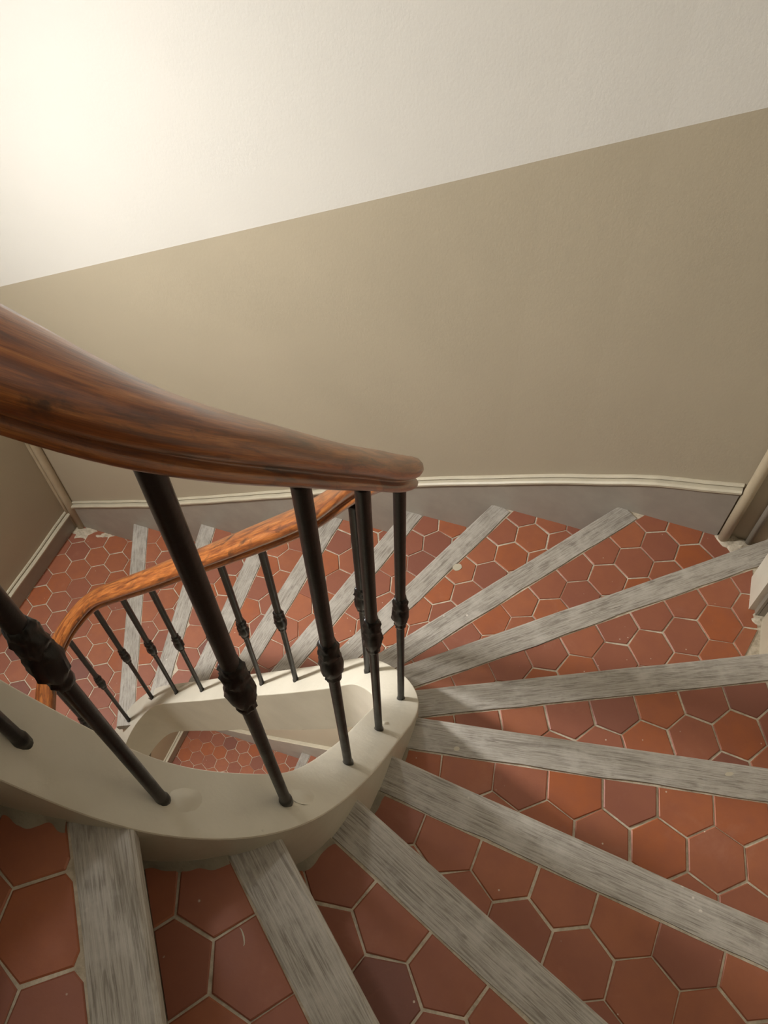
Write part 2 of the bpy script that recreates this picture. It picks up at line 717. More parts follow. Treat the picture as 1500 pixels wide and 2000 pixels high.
c8 = ((750, 1300), 2)
CH = {
    0: [(25, 1735), (-27, 1850), (37.5, 1927)],
    1: cvt([(683, 578), (833, 670), (818, 897), (975, 993)], (0, 1500), 2),
    2: cvt([(330, 665), (420, 993), (735, 1060), (835, 1390), (1165, 1468)], (600, 1600), 3.75),
    3: cvt([(338, 805), (418, 917), (563, 905), (660, 1032), (800, 1020), (907, 1153), (1052, 1147), (1158, 1272), (1308, 1262), (1410, 1388)], *c8),
    4: cvt([(530, 570), (632, 522), (742, 600), (850, 553), (962, 633), (1070, 600), (1183, 672), (1290, 628), (1410, 705)], *c8),
    5: cvt([(650, 250), (747, 292), (823, 235), (928, 272), (1000, 212), (1108, 247), (1178, 190), (1283, 228), (1352, 170), (1460, 210)], *c8),
    6: cvt([(700, 1125), (935, 1148), (1048, 992), (1290, 1020)], (900, 1080), 5) + cvt([(300, 1517), (475, 1535), (550, 1418), (735, 1440), (820, 1330), (990, 1350), (1045, 1255)], (1100, 850), 3.75),
    7: cvt([(490, 622), (700, 615), (765, 455), (970, 440), (1040, 280), (1235, 268), (1297, 118)], (900, 1080), 5) + cvt([(370, 943), (415, 832), (568, 822), (605, 712), (755, 700)], (1100, 850), 3.75),
    8: cvt([(155, 608), (330, 580), (355, 435), (530, 393), (562, 248), (728, 208)], (900, 980), 5),
    9: cvt([(1340, 535), (1330, 675), (1175, 735), (1170, 875), (1025, 925), (1010, 1080)], (560, 940), 5),
    10: cvt([(630, 520), (635, 650), (505, 720), (515, 855), (380, 935), (380, 1065)], (560, 940), 5),
    11: cvt([(1265, 462), (1130, 575), (1150, 735), (1000, 850), (1030, 1020), (885, 1135), (905, 1300), (760, 1410)], (370, 1000), 6.52),
    12: [(416.8, 1138.8), (433.7, 1124.3), (462, 1122.7)],
    13: [(299.3, 1171.3), (310, 1192), (298, 1212), (310, 1232.7), (296, 1252)],
    14: cvt([(320, 1020), (445, 1000), (515, 890), (645, 868), (700, 765), (825, 745), (885, 635), (1015, 610), (1070, 510), (1195, 490)], (0, 980), 5),
    99: cvt([(465, 190), (500, 235), (560, 215), (605, 265)], (300, 1380), 4.286),
}


def fit_lattice(pts, z):
    Z = []
    for p in pts:
        w = bp(p, z)
        Z.append(complex(w.x, w.y))
    best = None
    n = len(Z)
    for s in (1, -1):
        U = unit_chain(n, s)
        mu, mz = sum(U) / n, sum(Z) / n
        num = sum((zz - mz) * (u - mu).conjugate() for zz, u in zip(Z, U))
        den = sum(abs(u - mu) ** 2 for u in U)
        x = num / den
        o = mz - x * mu
        e = sum(abs(o + x * u - zz) ** 2 for zz, u in zip(Z, U))
        if best is None or e < best[0]:
            best = (e, o, x, s)
    e, o, x, s = best
    # hexagon centre: vertices o, o+x, then turning by s*60 degrees
    cen = o + x * complex(0.5, s * math.sqrt(3) / 2)
    return cen, x


LAT = {}
for k, pts in CH.items():
    LAT[k] = fit_lattice(pts, zt(k) if k < 90 else LOWZ)
for k in (-1, -2, -3, -4, -5, 15, 16, 17, 18):
    a = random.uniform(0, 1)
    p = FR[k][0]
    LAT[k] = (complex(p.x, p.y) + 0.03, TILE_A * complex(math.cos(a), math.sin(a)))

tile_count = [0, 0]


def make_tiles(region, lat, z, parent, in_lat_scale=1.0, keep=None, gap=0.0017, visible=True):
    """hexagon tiles of one lattice clipped to a convex counter-clockwise region"""
    cen, x = lat
    x *= in_lat_scale
    a = abs(x)
    e1 = x * complex(1.5, math.sqrt(3) / 2)
    e2 = x * complex(0, math.sqrt(3))
    xs = [p[0] for p in region]
    ys = [p[1] for p in region]
    R = max(max(xs) - min(xs), max(ys) - min(ys)) + 0.4
    mid = complex(sum(xs) / len(xs), sum(ys) / len(ys))
    N = int(R / a) + 3
    # nearest lattice point to the middle of the region
    d = mid - cen
    det = e1.real * e2.imag - e1.imag * e2.real
    i0 = round((d.real * e2.imag - d.imag * e2.real) / det)
    j0 = round((e1.real * d.imag - e1.imag * d.real) / det)
    rest_v, rest_f = [], []
    for i in range(i0 - N, i0 + N + 1):
        for j in range(j0 - N, j0 + N + 1):
            c = cen + e1 * i + e2 * j
            if abs(c - mid) > R:
                continue
            if not (min(xs) - a <= c.real <= max(xs) + a and min(ys) - a <= c.imag <= max(ys) + a):
                continue
            rnd = random.Random(hash((i, j, round(z * 1000))))
            g = gap * rnd.uniform(0.6, 1.5)
            poly = []
            for q in range(6):
                w = c + x * (1 - g / a * 1.1547) * complex(math.cos(q * math.pi / 3), math.sin(q * math.pi / 3))
                poly.append(Vector((w.real + rnd.uniform(-.0012, .0012), w.imag + rnd.uniform(-.0012, .0012))))
            for q in range(len(region)):
                A, B = v2(region[q]), v2(region[(q + 1) % len(region)])
                poly = clip_half(poly, A, (B - A).normalized())
                if len(poly) < 3:
                    break
            if len(poly) < 3 or area2(poly) < 0.0003:
                continue
            # drop doubled corners
            pp = []
            for q in poly:
                if not pp or (q - pp[-1]).length > 0.002:
                    pp.append(q)
            if len(pp) > 2 and (pp[0] - pp[-1]).length < 0.002:
                pp.pop()
            if len(pp) < 3 or area2(pp) < 0.0003:
                continue
            m = len(pp)
            cc = sum(pp, Vector((0, 0))) / m
            tx, ty = rnd.uniform(-.012, .012), rnd.uniform(-.012, .012)
            dz = rnd.uniform(-.0004, .0006)
            vs_, fs = [], []
            for (ins, zz) in ((0, -.012), (0, -.0016), (.0022, 0)):
                for q in pp:
                    r = q - cc
                    l = r.length
                    w = cc + r * max(0.3, (l - ins) / l)
                    h = z + zz + dz + (tx * (w.x - cc.x) + ty * (w.y - cc.y) if zz > -.01 else 0)
                    vs_.append((w.x, w.y, h))
            for L in (0, m):
                for q in range(m):
                    r = (q + 1) % m
                    fs.append((L + q, L + r, L + m + r, L + m + q))
            fs.append(tuple(range(2 * m, 3 * m)))
            seen = False
            if visible:
                for q in pp + [cc]:
                    u, w, dep = pj((q.x, q.y, z))
                    if dep > 0 and -5 < u < 1505 and -5 < w < 2005 and area2(pp) > .0008:
                        seen = True
                if keep is not None and not keep(cc):
                    seen = False
            if seen:
                mesh('tile', vs_, fs, M_TILE, parent, origin=(cc.x, cc.y, z - .012))
                tile_count[0] += 1
            else:
                b = len(rest_v)
                rest_v += vs_
                rest_f += [tuple(b + q for q in f) for f in fs]
                tile_count[1] += 1
    if rest_v:
        o = mesh('tile_bed', rest_v, rest_f, M_TILE, parent)
        o['kind'] = 'stuff'


# ---------------------------------------------------------------- staircase
stair = empty('staircase', (0, 0.9, 0), 'winding staircase with red hexagonal tile treads, grey oak nosings and cream string', 'staircase')
NOSE_W = 0.066
OVER = 0.030


def string_hit(k):
    """where the front edge line of step k meets the string centre line"""
    P, d = FR[k]
    best = None
    for i in range((KMAX - KMIN) * 8):
        ka, kb = KMIN + i / 8, KMIN + (i + 1) / 8
        if abs(ka - k) > 2.2:
            continue
        a, b = spline(C, ka), spline(C, kb)
        a, b = v2(a), v2(b)
        e = b - a
        den = cross2(d, e)
        if abs(den) < 1e-9:
            continue
        t = cross2(a - P, e) / den
        s = cross2(a - P, d) / den
        if -0.01 <= s <= 1.01 and (best is None or abs(t) < abs(best[0])):
            best = (t, P + d * t)
    if best is None:
        return v2(spline(C, k))
    return best[1]


PIN, POUT, PEDGE = {}, {}, {}
for k in FR:
    PIN[k] = string_hit(k)
    q = hit_wall(PIN[k] + FR[k][1] * 0.1, FR[k][1])
    POUT[k], PEDGE[k] = q[0], q[1]


def tread_region(k, back, front):
    """plan of tread k: from the previous front edge moved by `back` to the front edge of k moved by `front` (metres, + = downhill)"""
    def off(j, s):
        P, d = PIN[j], FR[j][1]
        n = Vector((-d.y, d.x))          # points downhill (counter-clockwise)
        Q = hit_wall(P + n * s + d * 0.1, d)
        return P + n * s, Q[0], Q[1]
    a, b, eb = off(k - 1, back)
    c, d_, ed = off(k, front)
    pts = [a, b]
    # wall vertices between eb and ed (outline is clockwise, we go counter-clockwise)
    i = eb
    guard = 0
    while i != ed and guard < 40:
        pts.append(v2(LOOP[i]))
        i = (i - 1) % len(LOOP)
        guard += 1
    pts += [d_, c]
    return pts


def make_nosing(k, parent, z, P, Q, d, wob=True):
    n = Vector((-d.y, d.x))
    L = (Q - P).length
    seg = max(6, int(L / 0.05))
    rnd = random.Random(100 + k)
    prof = [(0.0, -.036), (0.003, -.010), (0.002, -.004), (-.003, .0008), (-NOSE_W, .0012), (-NOSE_W, -.036)]
    vs_, fs = [], []
    m = len(prof)
    ph = rnd.uniform(0, 50)
    for i in range(seg + 1):
        t = L * i / seg
        jf = noise.noise(Vector((t * 6, ph, 0))) * 0.0016
        jb = noise.noise(Vector((t * 9, ph + 9, 0))) * 0.0045 + noise.noise(Vector((t * 30, ph + 3, 0))) * 0.0022
        for (u, w) in prof:
            uu = u + (jb if u <= -NOSE_W + 1e-6 else jf)
            jz = noise.noise(Vector((t * 4, ph + 20, u * 10))) * 0.001 if w > -.02 else 0
            vs_.append((t, uu, w + jz))
    for i in range(seg):
        for j in range(m):
            a, b = i * m + j, i * m + (j + 1) % m
            fs.append((a, b, b + m, a + m))
    fs.append(tuple(range(m)))
    fs.append(tuple(range(seg * m + m - 1, seg * m - 1, -1)))
    me = bpy.data.meshes.new('nosing')
    me.from_pydata(vs_, [], fs)
    me.update()
    me.materials.append(M_WOOD)
    o = bpy.data.objects.new('nosing', me)
    col.objects.link(o)
    o.parent = parent
    o.location = Vector((P.x, P.y, z)) - parent_loc(parent)
    o.rotation_euler = (0, 0, math.atan2(d.y, d.x))
    fix_normals(o)
    return o


STEPS = {}
SLAB = 0.235


def step_body(k, body, top, z_back, z_front):
    """solid tread block whose plastered underside slopes with the flight"""
    n = len(body)
    zb_ = []
    for i in range(n):
        if i < 2:
            zb_.append(z_back)
        elif i >= n - 2:
            zb_.append(z_front)
        else:
            zb_.append(z_back + (z_front - z_back) * (i - 1) / (n - 3))
    vs_ = [(p[0], p[1], z) for p, z in zip(body, zb_)] + [(p[0], p[1], top) for p in body]
    fs = [tuple(range(n, 2 * n))]
    for i in range(1, n - 1):
        fs.append((0, i + 1, i))
    for i in range(n):
        j = (i + 1) % n
        fs.append((i, j, n + j, n + i))
    return vs_, fs


for k in [j for j in range(-5, 19) if j != 14]:
    body = tread_region(k, -OVER, -OVER)
    z = zt(k)
    v_, f_ = step_body(k, body, z - .0024, zt(k - 1) - SLAB, z - SLAB)
    cen = sum((v2(p) for p in body), Vector((0, 0))) / len(body)
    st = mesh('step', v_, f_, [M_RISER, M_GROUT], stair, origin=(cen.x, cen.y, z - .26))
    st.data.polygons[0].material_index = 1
    STEPS[k] = st
    make_nosing(k, st, z, PIN[k], POUT[k] + FR[k][1] * 0.004, FR[k][1])
    reg = tread_region(k, -OVER + 0.001, -NOSE_W - 0.004)
    if area2(reg) < 0:
        reg = reg[::-1]
    # pull the wall side in a little for the mortar joint
    make_tiles(reg, LAT[k], z, st, visible=(-1 <= k <= 13))

# landing at the foot of the far flight
zL = zt(14)
land = tread_region(14, -OVER, -OVER)
v_, f_ = prism(land, zL - .26, zL - .0024)
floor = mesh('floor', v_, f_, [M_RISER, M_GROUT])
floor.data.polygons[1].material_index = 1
tag(floor, 'red hexagon tiled landing below the last far step, beside the wall corner', 'landing', kind='structure')
reg = tread_region(14, -OVER + 0.001, -NOSE_W - 0.004)
make_tiles(reg if area2(reg) > 0 else reg[::-1], LAT[14], zL, floor)
make_nosing(14, floor, zL, PIN[14], POUT[14], FR[14][1])

# lower landing, seen through the eye
P13, Q13 = bp((572, 1509), LOWZ + RISE).xy, bp((593, 1462), LOWZ + RISE).xy
dl = (Q13 - P13).normalized()
Pl = Q13 - dl * 0.85
Ql = hit_wall(Pl, dl)[0]
nl = Vector((-dl.y, dl.x))
lowpoly = list(reversed([v2(p) for p in LOOP]))
v_, f_ = prism(lowpoly, LOWZ - .2, LOWZ - .0024)
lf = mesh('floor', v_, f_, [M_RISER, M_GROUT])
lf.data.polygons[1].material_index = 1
tag(lf, 'red hexagon tiled landing a floor below, seen through the stair eye', 'landing', kind='structure')
lreg = [Vector((-1.95, 1.45)), Vector((-.2, 1.45)), Ql + (Ql - Pl) * .0 - nl * .0, v2(WALL_FAR[0])]
lreg = [v2(WALL_FAR[0]), v2(WALL_FAR[0]) + (v2(WALL_LEFT[0]) - v2(WALL_FAR[0])).normalized() * 1.3, Pl - nl * .02, Ql - nl * .02]
if area2(lreg) < 0:
    lreg = lreg[::-1]


def eye_keep(c):
    u, w, dep = pj((c.x, c.y, LOWZ))
    return 280 < u < 700 and 1400 < w < 1560


make_tiles(lreg, LAT[99], LOWZ, lf, keep=eye_keep)
low = empty('staircase', (-.3, 1.6, 0), 'foot of the tiled flight a floor below, seen through the stair eye', 'staircase')
far_d = (v2(WALL_FAR[1]) - v2(WALL_FAR[0])).normalized()
for j in range(3):
    P0 = Pl + far_d * 0.31 * j
    P1 = Pl + far_d * 0.31 * (j + 1)
    Q0, Q1 = hit_wall(P0, dl)[0], hit_wall(P1, dl)[0]
    z = LOWZ + RISE * (j + 1)
    poly = [P0 - nl * OVER, P1 - nl * OVER, Q1 - nl * OVER, Q0 - nl * OVER]
    if area2(poly) < 0:
        poly = poly[::-1]
    v_, f_ = prism(poly, max(LOWZ - .004, z - .26), z - .0024)
    cen = sum(poly, Vector((0, 0))) / 4
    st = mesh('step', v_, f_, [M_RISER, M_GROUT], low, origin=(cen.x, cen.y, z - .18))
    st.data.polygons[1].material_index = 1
    make_nosing(40 + j, st, z, P0, Q0, dl)
    rp = [P0 - nl * (NOSE_W + .004), P1 - nl * OVER, Q1 - nl * OVER, Q0 - nl * (NOSE_W + .004)]
    if area2(rp) < 0:
        rp = rp[::-1]
    make_tiles(rp, (LAT[99][0] + .04, LAT[99][1] * complex(.9, .43)), z, st,
               keep=lambda c: 280 < pj((c.x, c.y, z))[0] < 700 and 1400 < pj((c.x, c.y, z))[1] < 1560)
print('TILES', tile_count)

# ---------------------------------------------------------------- string
STR_W = 0.044


def relax(path, n):
    for _ in range(n):
        path = [path[0]] + [(path[i - 1] + path[i] * 2 + path[i + 1]) / 4 for i in range(1, len(path) - 1)] + [path[-1]]
    return path


STR_D = 0.30


def curve_pts(k0, k1, per=8, zoff=0.0):
    out, ns = [], []
    n = int((k1 - k0) * per)
    for i in range(n + 1):
        k = k0 + i / per
        p = v2(spline(C, k))
        e = 0.02
        d = (v2(spline(C, min(k1, k + e))) - v2(spline(C, max(k0, k - e)))).normalized()
        out.append(Vector((p.x, p.y, zs(k) + zoff)))
        ns.append(Vector((d.y, -d.x)))     # points to the treads (outer side)
    return out, ns


path, ns = curve_pts(KMIN, KMAX, 10)
path = relax(path, 14)
ns = path_normals(path)
STRING, STRING_N = path, ns
w = STR_W
prof = [(-w, -STR_D), (w, -STR_D), (w, -.004), (w - .0012, -.0012), (w - .004, 0), (-w + .004, 0), (-w + .0012, -.0012), (-w, -.004)]
v_, f_ = sweep(path, prof, normals=ns)
stringer = mesh('stringer', v_, f_, M_STRING, stair)
fix_normals(stringer)
for p in stringer.data.polygons:
    p.use_smooth = True
stringer.data.set_sharp_from_angle(angle=math.radians(20))
stringer['label'] = 'cream painted string curling round the stair eye'


def dome(px, k, r, h, parent):
    z = zs(k)
    for _ in range(4):
        c = bp(px, z)
        i = min(range(1, len(STRING) - 1), key=lambda q: (STRING[q].xy - c.xy).length)
        ta = (STRING[i + 1] - STRING[i - 1]).xy
        slope = (STRING[i + 1].z - STRING[i - 1].z) / ta.length
        ta.normalize()
        z = STRING[i].z + slope * ta.dot(c.xy - STRING[i].xy)
    c = bp(px, z)
    vs_, fs = [], []
    rings, seg = 8, 18
    for i in range(rings):
        t = 1 - i / rings
        for j in range(seg):
            b = 2 * math.pi * j / seg
            q = r * t * (1 + .10 * math.sin(2 * b + 1) + .05 * math.sin(3 * b))
            vs_.append((c.x + q * math.cos(b), c.y + q * math.sin(b), z - .0015 + slope * q * (ta.x * math.cos(b) + ta.y * math.sin(b)) + (h + .0015) * 0.5 * (1 + math.cos(math.pi * t))))
    vs_.append((c.x, c.y, z + h))
    for i in range(rings - 1):
        for j in range(seg):
            a, b = i * seg + j, i * seg + (j + 1) % seg
            fs.append((a, b, b + seg, a + seg))
    for j in range(seg):
        fs.append(((rings - 1) * seg + j, (rings - 1) * seg + (j + 1) % seg, rings * seg))
    mesh('bolt_cap', vs_, fs, M_STRING, parent, smooth=True, origin=c)



def inside(p, poly):
    return all(cross2((v2(poly[(q + 1) % len(poly)]) - v2(poly[q])), p - v2(poly[q])) >= -1e-4 for q in range(len(poly)))


# ragged mortar fillet where each tread meets the string
for k in range(-1, 14):
    if k not in STEPS:
        continue
    reg = tread_region(k, -OVER, -NOSE_W)
    if area2(reg) < 0:
        reg = reg[::-1]
    run = []
    for i in range(len(STRING) - 1):
        for t in (0, .25, .5, .75):
            p = (STRING[i] * (1 - t) + STRING[i + 1] * t).xy
            nrm = (STRING_N[i] * (1 - t) + STRING_N[i + 1] * t).normalized()
            if abs(i / 10 + KMIN - k) < 2 and inside(p + nrm * (STR_W + .003), reg):
                run.append((p, nrm))
    if len(run) < 3:
        continue
    vs_, fs = [], []
    for q, (p, nrm) in enumerate(run):
        wd = .006 + .010 * (0.5 + noise.noise(Vector((p.x * 45, p.y * 45, k)))) * (1 if k < 4 else .6)
        for (u, hz) in ((STR_W - .004, .010), (STR_W + .002, .008), (STR_W + wd * .6, .0035), (STR_W + wd, -.001)):
            vs_.append((p.x + nrm.x * u, p.y + nrm.y * u, zt(k) + hz))
    for q in range(len(run) - 1):
        for r_ in range(3):
            fs.append((q * 4 + r_, q * 4 + r_ + 1, q * 4 + 5 + r_, q * 4 + 4 + r_))
    o = mesh('mortar_fillet', vs_, fs, M_FILLET, STEPS[k], smooth=True)
    fix_normals(o)

dome((362, 1561), .18, .022, .007, stringer)
dome((594, 1553), 1.2, .018, .006, stringer)
dome((82, 1466), -.75, .014, .005, stringer)
dome((116, 1460), -.65, .012, .004, stringer)
dome((752, 1412), 3.2, .012, .003, stringer)

def paint_spot(px, k, rx, ry, rot, crescent=0.0):
    c = bp(px, zt(k))
    seg = 18
    out = []
    for j in range(seg):
        b = 2 * math.pi * j / seg
        q = 1 + .12 * noise.noise(Vector((math.cos(b) * 2, math.sin(b) * 2, px[0] * .01)))
        x, y = rx * q * math.cos(b), ry * q * math.sin(b)
        if crescent and x < 0:
            x = -x * crescent
        out.append((c.x + x * math.cos(rot) - y * math.sin(rot), c.y + x * math.sin(rot) + y * math.cos(rot)))
    v_, f_ = prism(out, zt(k) - .002, zt(k) + .0014)
    fix_normals(mesh('paint_spot', v_, f_, M_MOULD, STEPS[k], origin=c))


paint_spot((893, 1108), 8, .016, .013, .4)
paint_spot((471, 1831), 1, .0045, .011, .3, .55)
paint_spot((1128, 1452), 5, .004, .003, 0)
paint_spot((1424, 1512), 4, .009, .004, .1)
paint_spot((892, 1463), 4, .006, .005, .1)

# ---------------------------------------------------------------- railing
rail = empty('stair_railing', (C[4][0], C[4][1], zs(4)), 'iron baluster railing with brown varnished wooden handrail winding down the stair', 'railing')
RAIL_H = 0.755
RAIL_TAB = [(-6, .80), (-1, .80), (0, .803), (1, .768), (2, .786), (3, .796), (4, .793), (4.5, .762), (5, .712), (6, .708), (7, .724), (8, .733), (10, .747), (13, .772), (19, .772)]


def rail_h(k):
    return lut(RAIL_TAB, k)


RS = 1.19
half = [(.016, 0), (.021, .0005), (.0235, .004), (.0240, .009), (.0220, .0135), (.0175, .016), (.0170, .019), (.0205, .0215), (.0270, .0255), (.0300, .034),
        (.0288, .043), (.0245, .051), (.0165, .0565), (.006, .059)]
half = [(u * RS, v_ * RS) for u, v_ in half]
prof = half + [(-u, v_) for u, v_ in reversed(half)]
path, ns = curve_pts(KMIN, KMAX, 14)
path = [Vector((p.x, p.y, p.z + rail_h(KMIN + i / 14))) for i, p in enumerate(path)]
# ease the slope of the rail over neighbouring samples
path = relax(path, 14)
ns = path_normals(path)
v_, f_ = sweep(path, prof, normals=ns)
hr = mesh('handrail', v_, f_, M_RAIL, rail, smooth=True)
fix_normals(hr)
uvl = hr.data.uv_layers.new(name='UVMap')
m = len(prof)
acc = [0.0]
for a, b in zip(path, path[1:]):
    acc.append(acc[-1] + (b - a).length)
pacc = [0.0]
for a, b in zip(prof, prof[1:]):
    pacc.append(pacc[-1] + math.dist(a, b))
for poly in hr.data.polygons:
    idx = [hr.data.loops[li].vertex_index % m for li in poly.loop_indices]
    wrap = (max(idx) - min(idx)) > m // 2
    for li, ii in zip(poly.loop_indices, idx):
        vi = hr.data.loops[li].vertex_index
        pv = pacc[ii] + (pacc[-1] if (wrap and ii < m // 2) else 0)
        uvl.data[li].uv = (acc[vi // m], pv)


def lathe(prof_, seg, bump=0.0, seed=0):
    vs_, fs = [], []
    for i, (r, z) in enumerate(prof_):
        for j in range(seg):
            b = 2 * math.pi * j / seg
            q = r
            if bump:
                q = r * (1 + bump * (math.sin(4 * b + z * 260) * .5 + noise.noise(Vector((math.cos(b) * 3, math.sin(b) * 3, z * 90 + seed))) * 1.1))
            vs_.append((q * math.cos(b), q * math.sin(b), z))
    for i in range(len(prof_) - 1):
        for j in range(seg):
            a, b = i * seg + j, i * seg + (j + 1) % seg
            fs.append((a, b, b + seg, a + seg))
    fs.append(tuple(range(seg - 1, -1, -1)))
    e = (len(prof_) - 1) * seg
    fs.append(tuple(range(e, e + seg)))
    return vs_, fs


LB = RAIL_H + 0.006
shaft_prof = [(.0092, -.012), (.0092, .004), (.0082, .008), (.0074, .014), (.0074, .20), (.0078, .345), (.0088, .40), (.0092, .44), (.0096, .60), (.0097, LB - .012), (.0105, LB - .006), (.0105, LB)]
coll_prof = [(.0080, .338), (.0105, .343), (.0112, .350), (.0098, .355), (.0128, .362), (.0148, .372), (.0156, .384), (.0150, .394), (.0136, .402),
             (.0122, .406), (.0134, .411), (.0142, .418), (.0130, .426), (.0114, .431), (.0120, .436), (.0108, .441), (.0094, .444)]
sv, sf = lathe(shaft_prof, 14)
cv_, cf_ = lathe(coll_prof, 22, 0.16)
sm = bpy.data.meshes.new('baluster')
sm.from_pydata(sv, [], sf)
sm.materials.append(M_IRON)
for p in sm.polygons:
    p.use_smooth = len(p.vertices) == 4
cm = bpy.data.meshes.new('collar')
cm.from_pydata(cv_, [], cf_)
cm.materials.append(M_IRON)
for p in cm.polygons:
    p.use_smooth = True
for k in range(-5, 19):
    if k in C and k != -6:
        b = bpy.data.objects.new('baluster', sm)
        col.objects.link(b)
        b.parent = rail
        b.location = Vector((C[k][0], C[k][1], zs(k))) - rail.location
        b.rotation_euler = (0, 0, k * 1.3)
        b.scale = (1, 1, rail_h(k) / RAIL_H)
        q = bpy.data.objects.new('collar', cm)
        col.objects.link(q)
        q.parent = b
        q['label'] = 'leafy cast iron collar'

# ---------------------------------------------------------------- pipes, casing, corner
def tube(name, p, z0, z1, r, mat, label, cat, seg=20, jit=0.0, parent=None):
    vs_, fs = [], []
    for i, z in enumerate([z0 + (z1 - z0) * q_ / 24 for q_ in range(25)]):
        for j in range(seg):
            b = 2 * math.pi * j / seg
            q = r * (1 + jit * noise.noise(Vector((math.cos(b), math.sin(b), z * 3))))
            vs_.append((p[0] + q * math.cos(b), p[1] + q * math.sin(b), z))
    for i in range(24):
        for j in range(seg):
            a, b = i * seg + j, i * seg + (j + 1) % seg
            fs.append((a, b, b + seg, a + seg))
    fs.append(tuple(range(seg - 1, -1, -1)))
    fs.append(tuple(range(24 * seg, 25 * seg)))
    o = mesh(name, vs_, fs, mat, parent, smooth=True, origin=(p[0], p[1], z0))
    if label:
        tag(o, label, cat)
    return o


def blob(name, c, rx, ry, rz, mat, parent, seed, seg=14):
    vs_, fs = [], []
    rings = 7
    for i in range(rings + 1):
        a = math.pi / 2 * i / rings
        for j in range(seg):
            b = 2 * math.pi * j / seg
            d = 1 + .35 * noise.noise(Vector((math.cos(b) * 1.6 + seed, math.sin(b) * 1.6, a * 2)))
            vs_.append((c[0] + rx * math.cos(a) * math.cos(b) * d, c[1] + ry * math.cos(a) * math.sin(b) * d, c[2] + rz * math.sin(a) * d))
    for i in range(rings):
        for j in range(seg):
            a, b = i * seg + j, i * seg + (j + 1) % seg
            fs.append((a, b, b + seg, a + seg))
    return mesh(name, vs_, fs, mat, parent, smooth=True, origin=c)


z7 = zt(7)
pp = bp((1412, 1052), z7)
tube('riser_pipe', (pp.x, pp.y), z7 - .003, ZTOP - .01, .0165, M_PIPE, 'thick beige painted vertical pipe in front of the far wall at the right', 'pipe', jit=.03)
p2 = bp((1470, 1046), z7 + .05)
tube('riser_pipe', (p2.x, p2.y), z7 - .003, ZTOP - .01, .010, M_CONDUIT, 'thin grey vertical pipe beside the thick beige pipe', 'pipe', jit=.03)
blob('mortar_patch', (pp.x + .012, pp.y - .004, z7 - .004), .038, .034, .013, M_GROUT, STEPS[7], 3.1)
blob('mortar_patch', (p2.x - .022, p2.y - .012, z7 - .004), .050, .034, .015, M_GROUT, STEPS[7], 8.7)
z6 = zt(6)
a6, b6, c6 = bp((1502, 1093), z6).xy, bp((1468, 1127), z6).xy, bp((1462, 1190), z6).xy
case = [c6, c6 + Vector((.05, -.01)), Vector((1.12, 1.10)), Vector((1.16, 1.25)), a6 + Vector((.02, .02)), a6, b6]
if area2(case) < 0:
    case = case[::-1]
v_, f_ = prism(case, z6 - .004, ZTOP - .01)
o = mesh('pipe_casing', v_, f_, M_STRING)
fix_normals(o)
tag(o, 'cream boxed pipe casing at the outer end of the step by the right edge', 'casing')
d6, e6 = bp((1474, 1202), z6).xy, bp((1492, 1206), z6).xy
cond = empty('wall_conduit', (d6.x, d6.y, z6), 'grey grooved vertical conduit next to the cream pipe casing', 'conduit')
dd = (e6 - d6)
nn_ = Vector((-dd.y, dd.x)).normalized() * .02
for t0, t1, dep in ((0, .3, 1.0), (.36, 1.05, .8)):
    q = [d6 + dd * t0, d6 + dd * t1, d6 + dd * t1 + nn_ * dep + Vector((.01, 0)), d6 + dd * t0 + nn_ * dep]
    if area2(q) < 0:
        q = q[::-1]
    v_, f_ = prism(q, z6 - .003, ZTOP - .02)
    fix_normals(mesh('channel', v_, f_, M_CONDUIT, cond, origin=(d6.x, d6.y, z6)))
blob('mortar_patch', (d6.x + .012, d6.y - .012, z6 - .004), .030, .022, .008, M_GROUT, STEPS[6], 1.7)

# corner conduit on the landing
cA = v2(WALL_FAR[0])
inw = (Vector((.921, -.388)) * .5 + Vector((-.344, -.939)) * .5)
cpos = cA + Vector((.939, -.344)) * .034 + Vector((-.344, -.939)) * .014
tube('corner_pipe', cpos, zL - .003, ZTOP - .01, .019, M_PIPE, 'beige painted pipe in the corner of the two walls above the landing', 'pipe', jit=.03)
cpos2 = cA + Vector((.939, -.344)) * .006 + Vector((-.344, -.939)) * .022
tube('corner_pipe', cpos2, zL - .003, ZTOP - .01, .010, M_PIPE, 'thin painted pipe tucked behind the corner pipe', 'pipe', jit=.03)
blob('mortar_patch', (cpos.x + .02, cpos.y - .035, zL - .004), .075, .05, .006, M_GROUT, floor, 5.5)
blob('mortar_patch', (cpos.x + .12, cpos.y - .06, zL - .004), .070, .022, .005, M_GROUT, floor, 6.5)

# ---------------------------------------------------------------- lamps
def globe(center, r, strength, seg=20, rings=12, colr=(1.0, 0.9, 0.74, 1), name='glow'):
    vs_, fs = [], []
    for i in range(1, rings):
        a = math.pi * i / rings
        for j in range(seg):
            b = 2 * math.pi * j / seg
            vs_.append((center[0] + r * math.sin(a) * math.cos(b), center[1] + r * math.sin(a) * math.sin(b), center[2] + r * math.cos(a)))
    t, u = len(vs_), len(vs_) + 1
    vs_ += [(center[0], center[1], center[2] + r), (center[0], center[1], center[2] - r)]
    for i in range(rings - 2):
        for j in range(seg):
            a, b = i * seg + j, i * seg + (j + 1) % seg
            fs.append((a, a + seg, b + seg, b))
    for j in range(seg):
        fs.append((t, j, (j + 1) % seg))
        e = (rings - 2) * seg
        fs.append((u, e + (j + 1) % seg, e + j))
    return vs_, fs, mat_emit('lamp_glass_' + name, colr, strength)


